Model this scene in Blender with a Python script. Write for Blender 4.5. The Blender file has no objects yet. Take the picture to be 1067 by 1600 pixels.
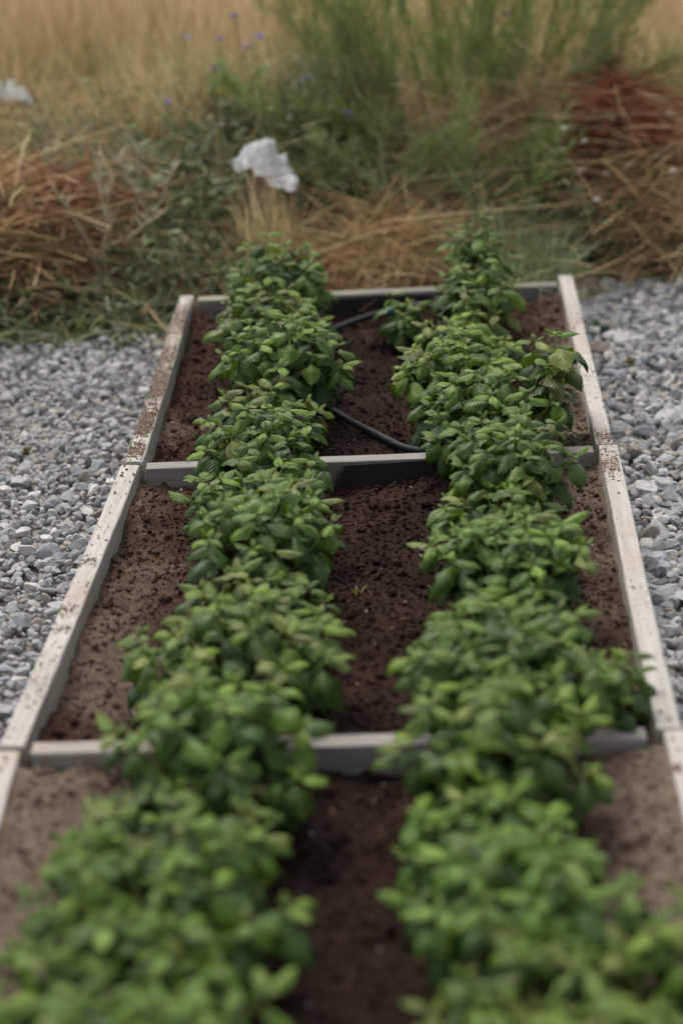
import bpy, math, random
import numpy as np
from mathutils import Matrix, Vector
random.seed(7)
RNG = np.random.default_rng(7)
SC = bpy.context.scene
COL = SC.collection
R = math.radians

# ------------------------------------------------------------------ camera
CAM_H = 1.748
PITCH, ROLL = R(23.8), R(2.0)
cd = bpy.data.cameras.new('camera')
cam = bpy.data.objects.new('camera', cd); COL.objects.link(cam)
f = Vector((0, math.cos(PITCH), -math.sin(PITCH)))
r0 = Vector((1, 0, 0)); u0 = r0.cross(f)
r1 = r0*math.cos(ROLL) - u0*math.sin(ROLL); u1 = u0*math.cos(ROLL) + r0*math.sin(ROLL)
cam.matrix_world = Matrix(((r1.x, u1.x, -f.x, 0), (r1.y, u1.y, -f.y, 0), (r1.z, u1.z, -f.z, CAM_H), (0, 0, 0, 1)))
cd.sensor_fit = 'VERTICAL'; cd.sensor_height = 36; cd.sensor_width = 24; cd.lens = 70
cd.clip_end = 1000; cd.clip_start = .05
cd.dof.use_dof = True; cd.dof.focus_distance = 4.12; cd.dof.aperture_fstop = 1.55
SC.camera = cam

# ------------------------------------------------------------------ sky, sun, exposure
SUN_EL, SUN_AZ = R(56), R(-22)          # azimuth measured from +Y (beyond the bed) towards +X
w = bpy.data.worlds.new('World'); SC.world = w; w.use_nodes = True
nt = w.node_tree; bg = nt.nodes['Background']
sky = nt.nodes.new('ShaderNodeTexSky'); sky.sky_type = 'NISHITA'; sky.sun_disc = False
sky.sun_elevation = SUN_EL; sky.sun_rotation = SUN_AZ; sky.dust_density = 4; sky.air_density = 1.4
hs = nt.nodes.new('ShaderNodeHueSaturation'); hs.inputs['Saturation'].default_value = .18   # overcast: a grey veil
nt.links.new(sky.outputs[0], hs.inputs['Color']); nt.links.new(hs.outputs[0], bg.inputs[0]); bg.inputs[1].default_value = .14
sd = bpy.data.lights.new('sun', 'SUN'); sd.energy = 1.5; sd.angle = R(22); sd.color = (1, .94, .84)
sun = bpy.data.objects.new('sun', sd); COL.objects.link(sun)
sv = Vector((math.sin(SUN_AZ)*math.cos(SUN_EL), math.cos(SUN_AZ)*math.cos(SUN_EL), math.sin(SUN_EL)))
sun.rotation_euler = sv.to_track_quat('Z', 'Y').to_euler(); sun.location = (0, 0, 6)
SC.view_settings.view_transform = 'Standard'; SC.view_settings.look = 'None'
SC.view_settings.exposure = 0.45; SC.view_settings.gamma = 1
SC.render.engine = 'CYCLES'; SC.cycles.use_denoising = True
SC.cycles.max_bounces = 6; SC.cycles.transparent_max_bounces = 6

# ------------------------------------------------------------------ helpers
def lat(ix, iy, seed):
    h = (ix*374761393 + iy*668265263 + seed*974634777) & 0xffffffff
    h = ((h ^ (h >> 13))*1274126177) & 0xffffffff
    return ((h ^ (h >> 16)) & 0xffff)/65535.0
def vnoise(x, y, seed=0):
    x = np.asarray(x, float); y = np.asarray(y, float)
    xi = np.floor(x).astype(np.int64); yi = np.floor(y).astype(np.int64)
    fx = x-xi; fy = y-yi; fx = fx*fx*(3-2*fx); fy = fy*fy*(3-2*fy)
    a = lat(xi, yi, seed); b = lat(xi+1, yi, seed); c = lat(xi, yi+1, seed); d = lat(xi+1, yi+1, seed)
    return (a*(1-fx)+b*fx)*(1-fy) + (c*(1-fx)+d*fx)*fy
def fbm(x, y, o=4, seed=0):
    s = 0; a = .5
    for k in range(o):
        s = s + a*(vnoise(np.asarray(x)*2**k, np.asarray(y)*2**k, seed+k*17)-.5); a *= .55
    return s
def sstep(t):
    t = np.clip(t, 0, 1); return t*t*(3-2*t)
def mesh_np(name, V, F, material=None, smooth=False, col=None, uv=None):
    """V (n,3), F (m,k) or a list of such arrays."""
    me = bpy.data.meshes.new(name)
    Fs = F if isinstance(F, list) else [F]
    V = np.asarray(V, np.float32)
    me.vertices.add(len(V)); me.vertices.foreach_set('co', V.ravel())
    nl = sum(a.size for a in Fs); npoly = sum(len(a) for a in Fs)
    me.loops.add(nl); me.polygons.add(npoly)
    idx = np.concatenate([np.asarray(a, np.int32).ravel() for a in Fs])
    me.loops.foreach_set('vertex_index', idx)
    tot = np.concatenate([np.full(len(a), a.shape[1], np.int32) for a in Fs])
    st = np.concatenate([[0], np.cumsum(tot)[:-1]]).astype(np.int32)
    me.polygons.foreach_set('loop_start', st); me.polygons.foreach_set('loop_total', tot)
    me.polygons.foreach_set('use_smooth', np.full(npoly, smooth))
    if col is not None:
        c = np.ones((len(V), 4), np.float32); c[:, :3] = col
        at = me.attributes.new('col', 'FLOAT_COLOR', 'POINT'); at.data.foreach_set('color', c.ravel())
    if uv is not None:
        l = me.uv_layers.new(name='UVMap'); l.data.foreach_set('uv', np.asarray(uv, np.float32)[idx].ravel())
    me.update(calc_edges=True); me.validate()
    if material: me.materials.append(material)
    return me
def ob(name, data, parent=None, loc=None, rot=None):
    o = bpy.data.objects.new(name, data); COL.objects.link(o)
    if parent is not None: o.parent = parent
    if loc is not None: o.location = loc
    if rot is not None: o.rotation_euler = rot
    return o
def tag(o, label=None, cat=None, group=None, kind=None):
    if label: o['label'] = label
    if cat: o['category'] = cat
    if group: o['group'] = group
    if kind: o['kind'] = kind
    return o
class MB:
    """collects pieces into one mesh"""
    def __init__(s): s.V = []; s.F = {}; s.C = []; s.n = 0
    def add(s, V, F, c=(.5, .5, .5)):
        V = np.asarray(V, float).reshape(-1, 3); F = np.asarray(F, int)
        s.F.setdefault(F.shape[1], []).append(F+s.n); s.V.append(V)
        c = np.asarray(c, float); s.C.append(np.broadcast_to(c, (len(V), 3))); s.n += len(V)
    def mesh(s, name, m, smooth=False):
        return mesh_np(name, np.concatenate(s.V), [np.concatenate(a) for a in s.F.values()], m, smooth, np.concatenate(s.C))
def tube(pts, rad, n=6, cap=True):
    P = np.asarray(pts, float); k = len(P); rad = np.broadcast_to(np.asarray(rad, float), (k,))
    T = np.gradient(P, axis=0); T /= np.linalg.norm(T, axis=1)[:, None]+1e-9
    ref = np.array([0, 0, 1.]) if abs(T[:, 2]).mean() < .8 else np.array([1., 0, 0])
    A = np.cross(T, ref); A /= np.linalg.norm(A, axis=1)[:, None]+1e-9; B = np.cross(T, A)
    th = np.linspace(0, 2*np.pi, n, endpoint=False)
    V = P[:, None]+rad[:, None, None]*(A[:, None]*np.cos(th)[None, :, None]+B[:, None]*np.sin(th)[None, :, None])
    i = np.arange(k-1)[:, None]*n; j = np.arange(n)[None]; j2 = (j+1) % n
    F = np.stack([i+j, i+j2, i+n+j2, i+n+j], -1).reshape(-1, 4)
    return V.reshape(-1, 3), F
def spline(ctrl, n):
    """Catmull-Rom through control points"""
    C = np.asarray(ctrl, float); C = np.vstack([2*C[0]-C[1], C, 2*C[-1]-C[-2]]); m = len(C)-3
    t = np.linspace(0, m-1e-6, n); i = t.astype(int); u = (t-i)[:, None]
    a, b, c, d = C[i], C[i+1], C[i+2], C[i+3]
    return .5*((2*b)+(c-a)*u+(2*a-5*b+4*c-d)*u*u+(3*b-a-3*c+d)*u**3)
def ribbons(P, D, L, W, G, col, nseg=3, tip=.15, colvar=.12, flat=False):
    """strands: start P, unit direction D, length L, half width W, bend vector G; returns V,F,C"""
    N = len(P); s = np.linspace(0, 1, nseg+1)
    L = np.broadcast_to(L, (N,)); W = np.broadcast_to(W, (N,))
    pts = P[:, None]+(D*L[:, None])[:, None]*s[None, :, None]+(G*L[:, None])[:, None]*(s**2)[None, :, None]
    tan = D[:, None]+2*G[:, None]*s[None, :, None]
    rv = RNG.normal(size=(N, 1, 3))
    if flat: rv = np.broadcast_to(np.array([0, 0, 1.]), (N, 1, 3))+.3*rv
    side = np.cross(tan, rv); side /= np.linalg.norm(side, axis=2)[..., None]+1e-9
    prof = (1-(1-tip)*s**1.5)
    off = side*(W[:, None]*prof[None])[..., None]
    V = np.stack([pts-off, pts+off], 2).reshape(N, -1, 3)
    k = 2*(nseg+1); b = (np.arange(N)*k)[:, None]; q = (np.arange(nseg)*2)[None]
    F = np.stack([b+q, b+q+1, b+q+3, b+q+2], -1).reshape(-1, 4)
    C = np.broadcast_to(np.asarray(col, float), (N, 3))*(1+RNG.normal(0, colvar, (N, 1)))
    C = np.repeat(np.clip(C, .004, .9), k, 0)
    return V.reshape(-1, 3), F, C
def rdir(n, up, spread):
    d = RNG.normal(size=(n, 3))*spread; d[:, 2] = np.abs(d[:, 2])*.4+up
    return d/np.linalg.norm(d, axis=1)[:, None]
def pick(pal, n):
    pal = np.asarray(pal, float); return pal[RNG.integers(0, len(pal), n)]
ICO = {}
def ico(s):
    if s not in ICO:
        import bmesh
        bm = bmesh.new(); bmesh.ops.create_icosphere(bm, subdivisions=s, radius=1)
        ICO[s] = (np.array([v.co[:] for v in bm.verts]), np.array([[v.index for v in fc.verts] for fc in bm.faces])); bm.free()
    return ICO[s]
def rocks(n, sub, cuts=7, lo=.42, hi=.85, flat=.62):
    """n crushed stones: sphere clipped by random planes, squashed. (n,v,3)"""
    V0, F0 = ico(sub)
    V = np.repeat(V0[None], n, 0)*(1+.05*RNG.normal(size=(n, len(V0), 1)))
    for k in range(cuts):
        nn = RNG.normal(size=(n, 1, 3)); nn /= np.linalg.norm(nn, axis=2)[..., None]
        d = RNG.uniform(lo, hi, (n, 1)); h = (V*nn).sum(2)-d; h = np.clip(h, 0, None)
        V = V-h[..., None]*nn
    V *= RNG.uniform(.62, 1.2, (n, 1, 3))*np.array([1.1, 1, flat/.85])
    return V, F0
def rand_rot(n, tilt=.5):
    q = RNG.normal(size=(n, 4))*np.array([1, tilt*.5, tilt*.5, 1]); q /= np.linalg.norm(q, axis=1)[:, None]
    a, b, c, d = q.T
    return np.stack([np.stack([1-2*(c*c+d*d), 2*(b*c-a*d), 2*(b*d+a*c)], -1), np.stack([2*(b*c+a*d), 1-2*(b*b+d*d), 2*(c*d-a*b)], -1),
                     np.stack([2*(b*d-a*c), 2*(c*d+a*b), 1-2*(b*b+c*c)], -1)], 1)

# ------------------------------------------------------------------ materials
def newmat(name):
    m = bpy.data.materials.new(name); m.use_nodes = True
    return m, m.node_tree, m.node_tree.nodes['Principled BSDF']
def N(t, kind, **kw):
    n = t.nodes.new('ShaderNode'+kind)
    for k, v in kw.items():
        if k in n.inputs: n.inputs[k].default_value = v
        else: setattr(n, k, v)
    return n
def L(t, a, b): t.links.new(a, b)
def ramp(t, src, stops):
    n = t.nodes.new('ShaderNodeValToRGB'); e = n.color_ramp.elements
    while len(e) < len(stops): e.new(.5)
    for el, (p, c) in zip(e, stops): el.position = p; el.color = (*c, 1) if len(c) == 3 else c
    L(t, src, n.inputs[0]); return n
def mixc(t, fac, a, b, mode='MIX'):
    n = t.nodes.new('ShaderNodeMix'); n.data_type = 'RGBA'; n.blend_type = mode
    for s, v in ((n.inputs[0], fac), (n.inputs[6], a), (n.inputs[7], b)):
        if hasattr(v, 'is_output'): L(t, v, s)
        else: s.default_value = v if isinstance(v, float) else (*v, 1)
    return n.outputs[2]
def bump(t, b, h, strength=.4, dist=.01):
    n = N(t, 'Bump', Strength=strength, Distance=dist); L(t, h, n.inputs['Height']); L(t, n.outputs[0], b.inputs['Normal'])
def strand_mat(name, trans=.25, rough=.65):
    m, t, b = newmat(name); a = N(t, 'Attribute', attribute_name='col')
    L(t, a.outputs[0], b.inputs['Base Color']); b.inputs['Roughness'].default_value = rough
    b.inputs['Specular IOR Level'].default_value = .3
    tr = N(t, 'BsdfTranslucent'); L(t, a.outputs[0], tr.inputs[0]); mx = N(t, 'MixShader'); mx.inputs[0].default_value = trans
    L(t, b.outputs[0], mx.inputs[1]); L(t, tr.outputs[0], mx.inputs[2]); L(t, mx.outputs[0], t.nodes['Material Output'].inputs[0])
    return m
M_STRAND = strand_mat('dry_plant', .38); M_GREEN = strand_mat('green_plant', .3, .5)

def soil_mat(name, sheet):
    m, t, b = newmat(name); g = N(t, 'NewGeometry')
    n1 = N(t, 'TexNoise', Scale=3.2, Detail=6, Roughness=.6); L(t, g.outputs[0], n1.inputs[0])
    n2 = N(t, 'TexNoise', Scale=70, Detail=5, Roughness=.7); L(t, g.outputs[0], n2.inputs[0])
    if sheet:      # moist along the drip line in the middle, dry towards the boards (a colour of the earth itself)
        a = N(t, 'Attribute', attribute_name='col'); mo = N(t, 'Math', operation='ADD'); L(t, a.outputs['Fac'], mo.inputs[0])
        m2 = N(t, 'Math', operation='MULTIPLY_ADD'); L(t, n1.outputs[0], m2.inputs[0]); m2.inputs[1].default_value = 1.7; m2.inputs[2].default_value = -.85
        L(t, m2.outputs[0], mo.inputs[1]); src = mo.outputs[0]
    else: src = n1.outputs[0]
    c = ramp(t, src, [(.15, (.022, .0125, .0085)), (.5, (.05, .028, .0185)), (.95, (.17, .13, .102))])
    sp = ramp(t, n2.outputs[0], [(.3, (.55, .55, .55)), (.62, (1.15, 1.1, 1.05)), (.75, (1.9, 1.75, 1.6))])
    L(t, mixc(t, 1.0, c.outputs[0], sp.outputs[0], 'MULTIPLY'), b.inputs['Base Color'])
    b.inputs['Roughness'].default_value = .95; b.inputs['Specular IOR Level'].default_value = .15
    n3 = N(t, 'TexNoise', Scale=160, Detail=4, Roughness=.7); L(t, g.outputs[0], n3.inputs[0]); bump(t, b, n3.outputs[0], .7, .006)
    return m
M_SOIL = soil_mat('bed_soil', True); M_CLOD = soil_mat('soil_clod', True)

def stone_mat():
    m, t, b = newmat('gravel_stone'); a = N(t, 'Attribute', attribute_name='col'); g = N(t, 'NewGeometry')
    n1 = N(t, 'TexNoise', Scale=90, Detail=5, Roughness=.65); L(t, g.outputs[0], n1.inputs[0])
    n2 = N(t, 'TexNoise', Scale=420, Detail=3, Roughness=.7); L(t, g.outputs[0], n2.inputs[0])
    v = ramp(t, n1.outputs[0], [(.28, (.68, .68, .7)), (.7, (1.22, 1.2, 1.17))])
    c = mixc(t, 1.0, a.outputs[0], v.outputs[0], 'MULTIPLY')
    v2 = ramp(t, n2.outputs[0], [(.35, (.85, .85, .85)), (.65, (1.12, 1.12, 1.12))])
    L(t, mixc(t, 1.0, c, v2.outputs[0], 'MULTIPLY'), b.inputs['Base Color'])
    b.inputs['Roughness'].default_value = .85; b.inputs['Specular IOR Level'].default_value = .25
    bump(t, b, n2.outputs[0], .5, .002); return m
M_STONE = stone_mat()

def ground_mat(name, c0, c1, c2, scale):
    m, t, b = newmat(name); g = N(t, 'NewGeometry')
    n1 = N(t, 'TexNoise', Scale=scale, Detail=8, Roughness=.65); L(t, g.outputs[0], n1.inputs[0])
    n2 = N(t, 'TexNoise', Scale=scale*22, Detail=4, Roughness=.7); L(t, g.outputs[0], n2.inputs[0])
    c = ramp(t, n1.outputs[0], [(.3, c0), (.5, c1), (.72, c2)])
    v = ramp(t, n2.outputs[0], [(.3, (.6, .6, .6)), (.7, (1.3, 1.3, 1.3))])
    L(t, mixc(t, 1.0, c.outputs[0], v.outputs[0], 'MULTIPLY'), b.inputs['Base Color'])
    b.inputs['Roughness'].default_value = .95; b.inputs['Specular IOR Level'].default_value = .1
    bump(t, b, n2.outputs[0], .8, .01); return m
M_EARTH = ground_mat('field_earth', (.03, .02, .013), (.06, .042, .027), (.12, .085, .05), 2.5)
M_FINES = ground_mat('gravel_dust', (.22, .21, .195), (.31, .29, .265), (.42, .39, .35), 4)

def wood_mat(name, wet=None, dirt=.5, grey=1.0):
    """pale weathered timber; grain runs along local X; wet = (x centre, half length) of a dark soaked patch"""
    m, t, b = newmat(name); tc = N(t, 'TexCoord'); oi = N(t, 'ObjectInfo')
    ad = N(t, 'VectorMath', operation='ADD'); L(t, tc.outputs['Object'], ad.inputs[0]); 
    sc = N(t, 'Combine'+'XYZ'); 
    for k in range(3): L(t, oi.outputs['Random'], sc.inputs[k])
    sm = N(t, 'VectorMath', operation='SCALE'); L(t, sc.outputs[0], sm.inputs[0]); sm.inputs['Scale'].default_value = 37.0; L(t, sm.outputs[0], ad.inputs[1])
    mp = N(t, 'Mapping'); mp.inputs['Scale'].default_value = (1.6, 60, 60); L(t, ad.outputs[0], mp.inputs[0])
    n1 = N(t, 'TexNoise', Scale=2.2, Detail=7, Roughness=.7, Distortion=.4); L(t, mp.outputs[0], n1.inputs[0])
    n2 = N(t, 'TexNoise', Scale=6, Detail=6, Roughness=.7); L(t, ad.outputs[0], n2.inputs[0])
    n3 = N(t, 'TexNoise', Scale=45, Detail=4, Roughness=.75); L(t, ad.outputs[0], n3.inputs[0])
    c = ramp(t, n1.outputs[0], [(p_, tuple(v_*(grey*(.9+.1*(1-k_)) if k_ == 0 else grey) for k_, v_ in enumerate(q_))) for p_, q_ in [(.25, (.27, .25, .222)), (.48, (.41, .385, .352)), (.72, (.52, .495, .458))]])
    st = ramp(t, n2.outputs[0], [(.5, (0, 0, 0)), (.72, (1, 1, 1))])
    col = mixc(t, st.outputs[0], c.outputs[0], (.36, .3, .245))
    sp = ramp(t, n3.outputs[0], [(.66, (0, 0, 0)), (.74, (dirt,)*3)])
    col = mixc(t, sp.outputs[0], col, (.16, .11, .08))
    if wet:
        sx = N(t, 'SeparateXYZ'); L(t, tc.outputs['Object'], sx.inputs[0])
        d = N(t, 'Math', operation='SUBTRACT'); L(t, sx.outputs[0], d.inputs[0]); d.inputs[1].default_value = wet[0]
        ab = N(t, 'Math', operation='ABSOLUTE'); L(t, d.outputs[0], ab.inputs[0])
        n4 = N(t, 'TexNoise', Scale=14, Detail=4); L(t, tc.outputs['Object'], n4.inputs[0])
        j = N(t, 'Math', operation='MULTIPLY_ADD'); L(t, n4.outputs[0], j.inputs[0]); j.inputs[1].default_value = .12; L(t, ab.outputs[0], j.inputs[2])
        # soaked on the face only; the worn top edge dries pale
        zz = N(t, 'Math', operation='MULTIPLY_ADD'); L(t, sx.outputs[2], zz.inputs[0]); zz.inputs[1].default_value = 40.0; zz.inputs[2].default_value = -3.2
        zc = N(t, 'Math', operation='MAXIMUM'); L(t, zz.outputs[0], zc.inputs[0]); zc.inputs[1].default_value = 0
        j2 = N(t, 'Math', operation='ADD'); L(t, j.outputs[0], j2.inputs[0]); L(t, zc.outputs[0], j2.inputs[1])
        wr = ramp(t, j2.outputs[0], [(wet[1]+.02, (1, 1, 1)), (wet[1]+.05, (0, 0, 0))])
        col = mixc(t, wr.outputs[0], col, (.035, .032, .03))
    L(t, col, b.inputs['Base Color']); b.inputs['Roughness'].default_value = .8; b.inputs['Specular IOR Level'].default_value = .2
    h = N(t, 'Math', operation='ADD'); L(t, n1.outputs[0], h.inputs[0]); L(t, n3.outputs[0], h.inputs[1]); bump(t, b, h.outputs[0], .45, .003)
    return m
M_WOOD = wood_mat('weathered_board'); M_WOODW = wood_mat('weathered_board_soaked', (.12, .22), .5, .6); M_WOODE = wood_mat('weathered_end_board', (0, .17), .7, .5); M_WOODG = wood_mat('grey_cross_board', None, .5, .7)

def leaf_mat():
    m, t, b = newmat('basil_leaf'); oi = N(t, 'ObjectInfo'); uv = N(t, 'UVMap')
    sx = N(t, 'SeparateXYZ'); L(t, uv.outputs[0], sx.inputs[0])
    a = N(t, 'Math', operation='SUBTRACT'); L(t, sx.outputs[0], a.inputs[0]); a.inputs[1].default_value = .5
    ab = N(t, 'Math', operation='ABSOLUTE'); L(t, a.outputs[0], ab.inputs[0])
    k = N(t, 'Math', operation='MULTIPLY_ADD'); L(t, ab.outputs[0], k.inputs[0]); k.inputs[1].default_value = -.55; L(t, sx.outputs[1], k.inputs[2])
    s = N(t, 'Math', operation='MULTIPLY'); L(t, k.outputs[0], s.inputs[0]); s.inputs[1].default_value = 24.0
    sn = N(t, 'Math', operation='SINE'); L(t, s.outputs[0], sn.inputs[0])
    an = N(t, 'Math', operation='ABSOLUTE'); L(t, sn.outputs[0], an.inputs[0])
    mv = N(t, 'Math', operation='MULTIPLY'); L(t, ab.outputs[0], mv.inputs[0]); mv.inputs[1].default_value = 7.0
    mn = N(t, 'Math', operation='MINIMUM'); L(t, mv.outputs[0], mn.inputs[0]); mn.inputs[1].default_value = 1
    h = N(t, 'Math', operation='MULTIPLY'); L(t, an.outputs[0], h.inputs[0]); L(t, mn.outputs[0], h.inputs[1])
    g = N(t, 'NewGeometry'); nz = N(t, 'TexNoise', Scale=60, Detail=3); L(t, g.outputs[0], nz.inputs[0])
    vr = ramp(t, nz.outputs[0], [(.3, (.8, .8, .8)), (.7, (1.2, 1.2, 1.2))])
    c = mixc(t, 1.0, oi.outputs['Color'], vr.outputs[0], 'MULTIPLY')
    vn = ramp(t, h.outputs[0], [(.0, (1.35, 1.3, 1.3)), (.35, (1, 1, 1))]); c = mixc(t, 1.0, c, vn.outputs[0], 'MULTIPLY')
    under = mixc(t, .5, c, (.12, .17, .09)); c2 = mixc(t, g.outputs['Backfacing'], c, under)
    L(t, c2, b.inputs['Base Color']); b.inputs['Roughness'].default_value = .42; b.inputs['Specular IOR Level'].default_value = .42
    bump(t, b, h.outputs[0], .5, .003)
    tr = N(t, 'BsdfTranslucent'); tcx = mixc(t, 1.0, c, (1.5, 1.5, .5), 'MULTIPLY'); L(t, tcx, tr.inputs[0])
    mx = N(t, 'MixShader'); mx.inputs[0].default_value = .22
    L(t, b.outputs[0], mx.inputs[1]); L(t, tr.outputs[0], mx.inputs[2]); L(t, mx.outputs[0], t.nodes['Material Output'].inputs[0]); return m
M_LEAF = leaf_mat()
def plain(name, c, rough=.5, spec=.5):
    m, t, b = newmat(name); g = N(t, 'NewGeometry'); n = N(t, 'TexNoise', Scale=80, Detail=4); L(t, g.outputs[0], n.inputs[0])
    v = ramp(t, n.outputs[0], [(.3, tuple(x*.75 for x in c)), (.7, tuple(min(1, x*1.2) for x in c))]); L(t, v.outputs[0], b.inputs['Base Color'])
    b.inputs['Roughness'].default_value = rough; b.inputs['Specular IOR Level'].default_value = spec; return m
M_STEM = plain('basil_stem', (.17, .25, .08), .5); M_HOSE = plain('black_hose_plastic', (.014, .015, .018), .6, .3); M_TEAL = plain('teal_fitting_plastic', (.008, .14, .13), .4)
def bag_mat():
    m, t, b = newmat('white_plastic_film'); b.inputs['Base Color'].default_value = (.8, .8, .79, 1); b.inputs['Roughness'].default_value = .35
    g = N(t, 'NewGeometry'); n = N(t, 'TexNoise', Scale=28, Detail=5, Distortion=1.2); L(t, g.outputs[0], n.inputs[0]); bump(t, b, n.outputs[0], .8, .02)
    tr = N(t, 'BsdfTranslucent'); tr.inputs[0].default_value = (.75, .75, .78, 1); mx = N(t, 'MixShader'); mx.inputs[0].default_value = .2
    L(t, b.outputs[0], mx.inputs[1]); L(t, tr.outputs[0], mx.inputs[2]); L(t, mx.outputs[0], t.nodes['Material Output'].inputs[0]); return m
M_BAG = bag_mat()
M_PETAL = strand_mat('petal', .3, .6)

# ------------------------------------------------------------------ the setting: ground
LEFT = [(-.386, 5.04), (-.436, 3.90), (-.529, 2.736), (-.545, 1.56)]      # centre lines of the side boards
RIGHT = [(.618, 5.10), (.564, 3.907), (.500, 2.715), (.455, 1.56)]
def interp(line, y):
    p = sorted([(b, a) for a, b in line]); return np.interp(y, [q[0] for q in p], [q[1] for q in p])
def edge_y(x): return 5.22+.2*np.asarray(x)+.05*fbm(np.asarray(x)*3, np.zeros_like(x), 3, 5)
def gz(x, y):
    x = np.asarray(x, float); y = np.asarray(y, float)
    t = sstep((y-edge_y(x)-.02)/1.0)
    far = np.clip((y-7)/40, 0, 1)
    return .30*t*(1+.5*fbm(x*1.6, y*1.6, 3, 2)) + .05*t*fbm(x*6, y*6, 3, 3)*np.exp(-np.clip(y-9, 0, 50)) + .6*far
xs = np.concatenate([-np.geomspace(3.2, 160, 14)[::-1], np.linspace(-3, 3, 121), np.geomspace(3.2, 160, 14)])
ys = np.concatenate([-np.geomspace(1, 60, 10)[::-1], np.linspace(-.5, 9, 191), np.geomspace(9.3, 260, 24)])
GX, GY = np.meshgrid(xs, ys); GZ = gz(GX, GY)
inb = (GX > interp(LEFT, GY)+.03) & (GX < interp(RIGHT, GY)-.03) & (GY < 5.0) & (GY > 1.6)
GZ = np.where(inb, GZ-.04, GZ)
nx, ny = len(xs), len(ys); I = (np.arange(ny-1)[:, None]*nx+np.arange(nx-1)[None]).ravel()
F = np.stack([I, I+1, I+nx+1, I+nx], -1)
tag(ob('ground', mesh_np('ground', np.stack([GX, GY, GZ], -1).reshape(-1, 3), F, M_EARTH, True)), 'brown earth rising to a weedy bank beyond the bed', 'ground', kind='structure')

# gravel: a dusty sheet of fines and the stones lying in it
xs = np.linspace(-2.6, 2.6, 105); ys = np.linspace(-.4, 5.6, 121); GX, GY = np.meshgrid(xs, ys)
GZ = .022+.012*fbm(GX*4, GY*4, 3, 9); ey = edge_y(GX)
GZ = np.where(GY > ey-.02, GZ-.3*sstep((GY-ey+.02)/.15), GZ)
inb = (GX > interp(LEFT, GY)+.02) & (GX < interp(RIGHT, GY)-.02) & (GY < 5.05) & (GY > 1.56); GZ = np.where(inb, GZ-.03, GZ)
nx, ny = len(xs), len(ys); I = (np.arange(ny-1)[:, None]*nx+np.arange(nx-1)[None]).ravel(); F = np.stack([I, I+1, I+nx+1, I+nx], -1)
gravel = tag(ob('gravel_path', mesh_np('gravel_path', np.stack([GX, GY, GZ], -1).reshape(-1, 3), F, M_FINES, True)), 'dusty grey gravel surface on both sides of the planting bed', 'gravel path', kind='structure')

def in_frame(P, margin=0.0):
    d = P-np.array([0, 0, CAM_H]); z = d@np.array(f); px = d@np.array(r1)/z*3111+533.5; py = 800-d@np.array(u1)/z*3111
    return px, py, z
sp = .0178
gx, gy = np.meshgrid(np.arange(-1.75, 1.75, sp), np.arange(1.6, 5.55, sp))
gx = (gx+RNG.uniform(-.6, .6, gx.shape)*sp).ravel(); gy = (gy+RNG.uniform(-.6, .6, gy.shape)*sp).ravel()
px, py, z = in_frame(np.stack([gx, gy, np.full_like(gx, .04)], -1))
xl, xr = interp(LEFT, gy)-.022, interp(RIGHT, gy)+.022
side = np.where(gx < 0, xl-gx, gx-xr)
ok = (side > .004) & (gy < edge_y(gx)+.03+.05*RNG.normal(size=gx.shape)) & (px > -330) & (px < 1400) & (py < 1750)
# bare dusty patch on the left
bare = np.exp(-(((gx+.86)/.16)**2+((gy-4.42)/.3)**2)); ok &= RNG.uniform(size=gx.shape) > .45*bare
# beyond the frame the cover thins to save geometry
ok &= ((px > -60) & (px < 1130)) | (RNG.uniform(size=gx.shape) < .6)
gx, gy, px, py, side, bare = (a[ok] for a in (gx, gy, px, py, side, bare)); n = len(gx)
size = np.clip(np.exp(RNG.normal(math.log(.0138), .34, n)), .006, .03)*np.where(gx > 0, 1.0, .78)*(1-.3*bare)
gzv = .026+size*.25+RNG.uniform(0, .012, n)+.012*np.exp(-side/.05)*RNG.uniform(0, 1, n)
pal = np.array([(.32, .33, .34), (.25, .263, .28), (.40, .40, .395), (.35, .338, .318), (.45, .44, .42), (.165, .173, .185), (.31, .275, .235), (.29, .305, .325), (.37, .373, .378), (.5, .49, .475)])
cid = RNG.choice(len(pal), n, p=[.17, .15, .14, .12, .08, .07, .06, .12, .06, .03]); scol = pal[cid]*(1+RNG.normal(0, .1, (n, 1))); lf = (gx < 0)[:, None]; scol = np.where(lf, scol*.72+np.array([.385, .38, .37])*.31, scol)
scol = np.where((RNG.uniform(size=n) < .5*np.exp(-side/.06))[:, None], scol*.6+np.array([.1, .075, .055])*.6, scol)   # earth-stained beside the boards
# the 300 that show largest are single stones
occl = (px > 0) & (px < 1067) & (py > 420) & (py < 1600)
score = np.where(occl, size/np.maximum(gy, .1), 0); order = np.argsort(-score); single = order[:300]; rest = order[300:]
V, F0 = rocks(len(rest), 2, 9)
rot = rand_rot(len(rest)); V = np.einsum('nij,nvj->nvi', rot, V*size[rest][:, None, None])
V += np.stack([gx, gy, gzv], -1)[rest][:, None]
k = V.shape[1]; Fa = (F0[None]+(np.arange(len(rest))*k)[:, None, None]).reshape(-1, 3)
o = ob('loose_gravel', mesh_np('loose_gravel', V.reshape(-1, 3), Fa, M_STONE, False, np.repeat(scol[rest], k, 0)), gravel); o['kind'] = 'stuff'
V, F0 = rocks(30, 3, 10)
smesh = []
for i in range(30):
    c = pal[RNG.choice(len(pal), p=[.17, .15, .14, .12, .08, .07, .06, .12, .06, .03])]*(1+RNG.normal(0, .08))
    smesh.append(mesh_np('stone', V[i], F0, M_STONE, False, np.repeat(c[None], V.shape[1], 0)))
for i in single:
    o = ob('stone', smesh[random.randrange(30)], gravel, (gx[i], gy[i], gzv[i]), (random.uniform(-.4, .4), random.uniform(-.4, .4), random.uniform(0, 6.3)))
    o.scale = (size[i],)*3

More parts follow.
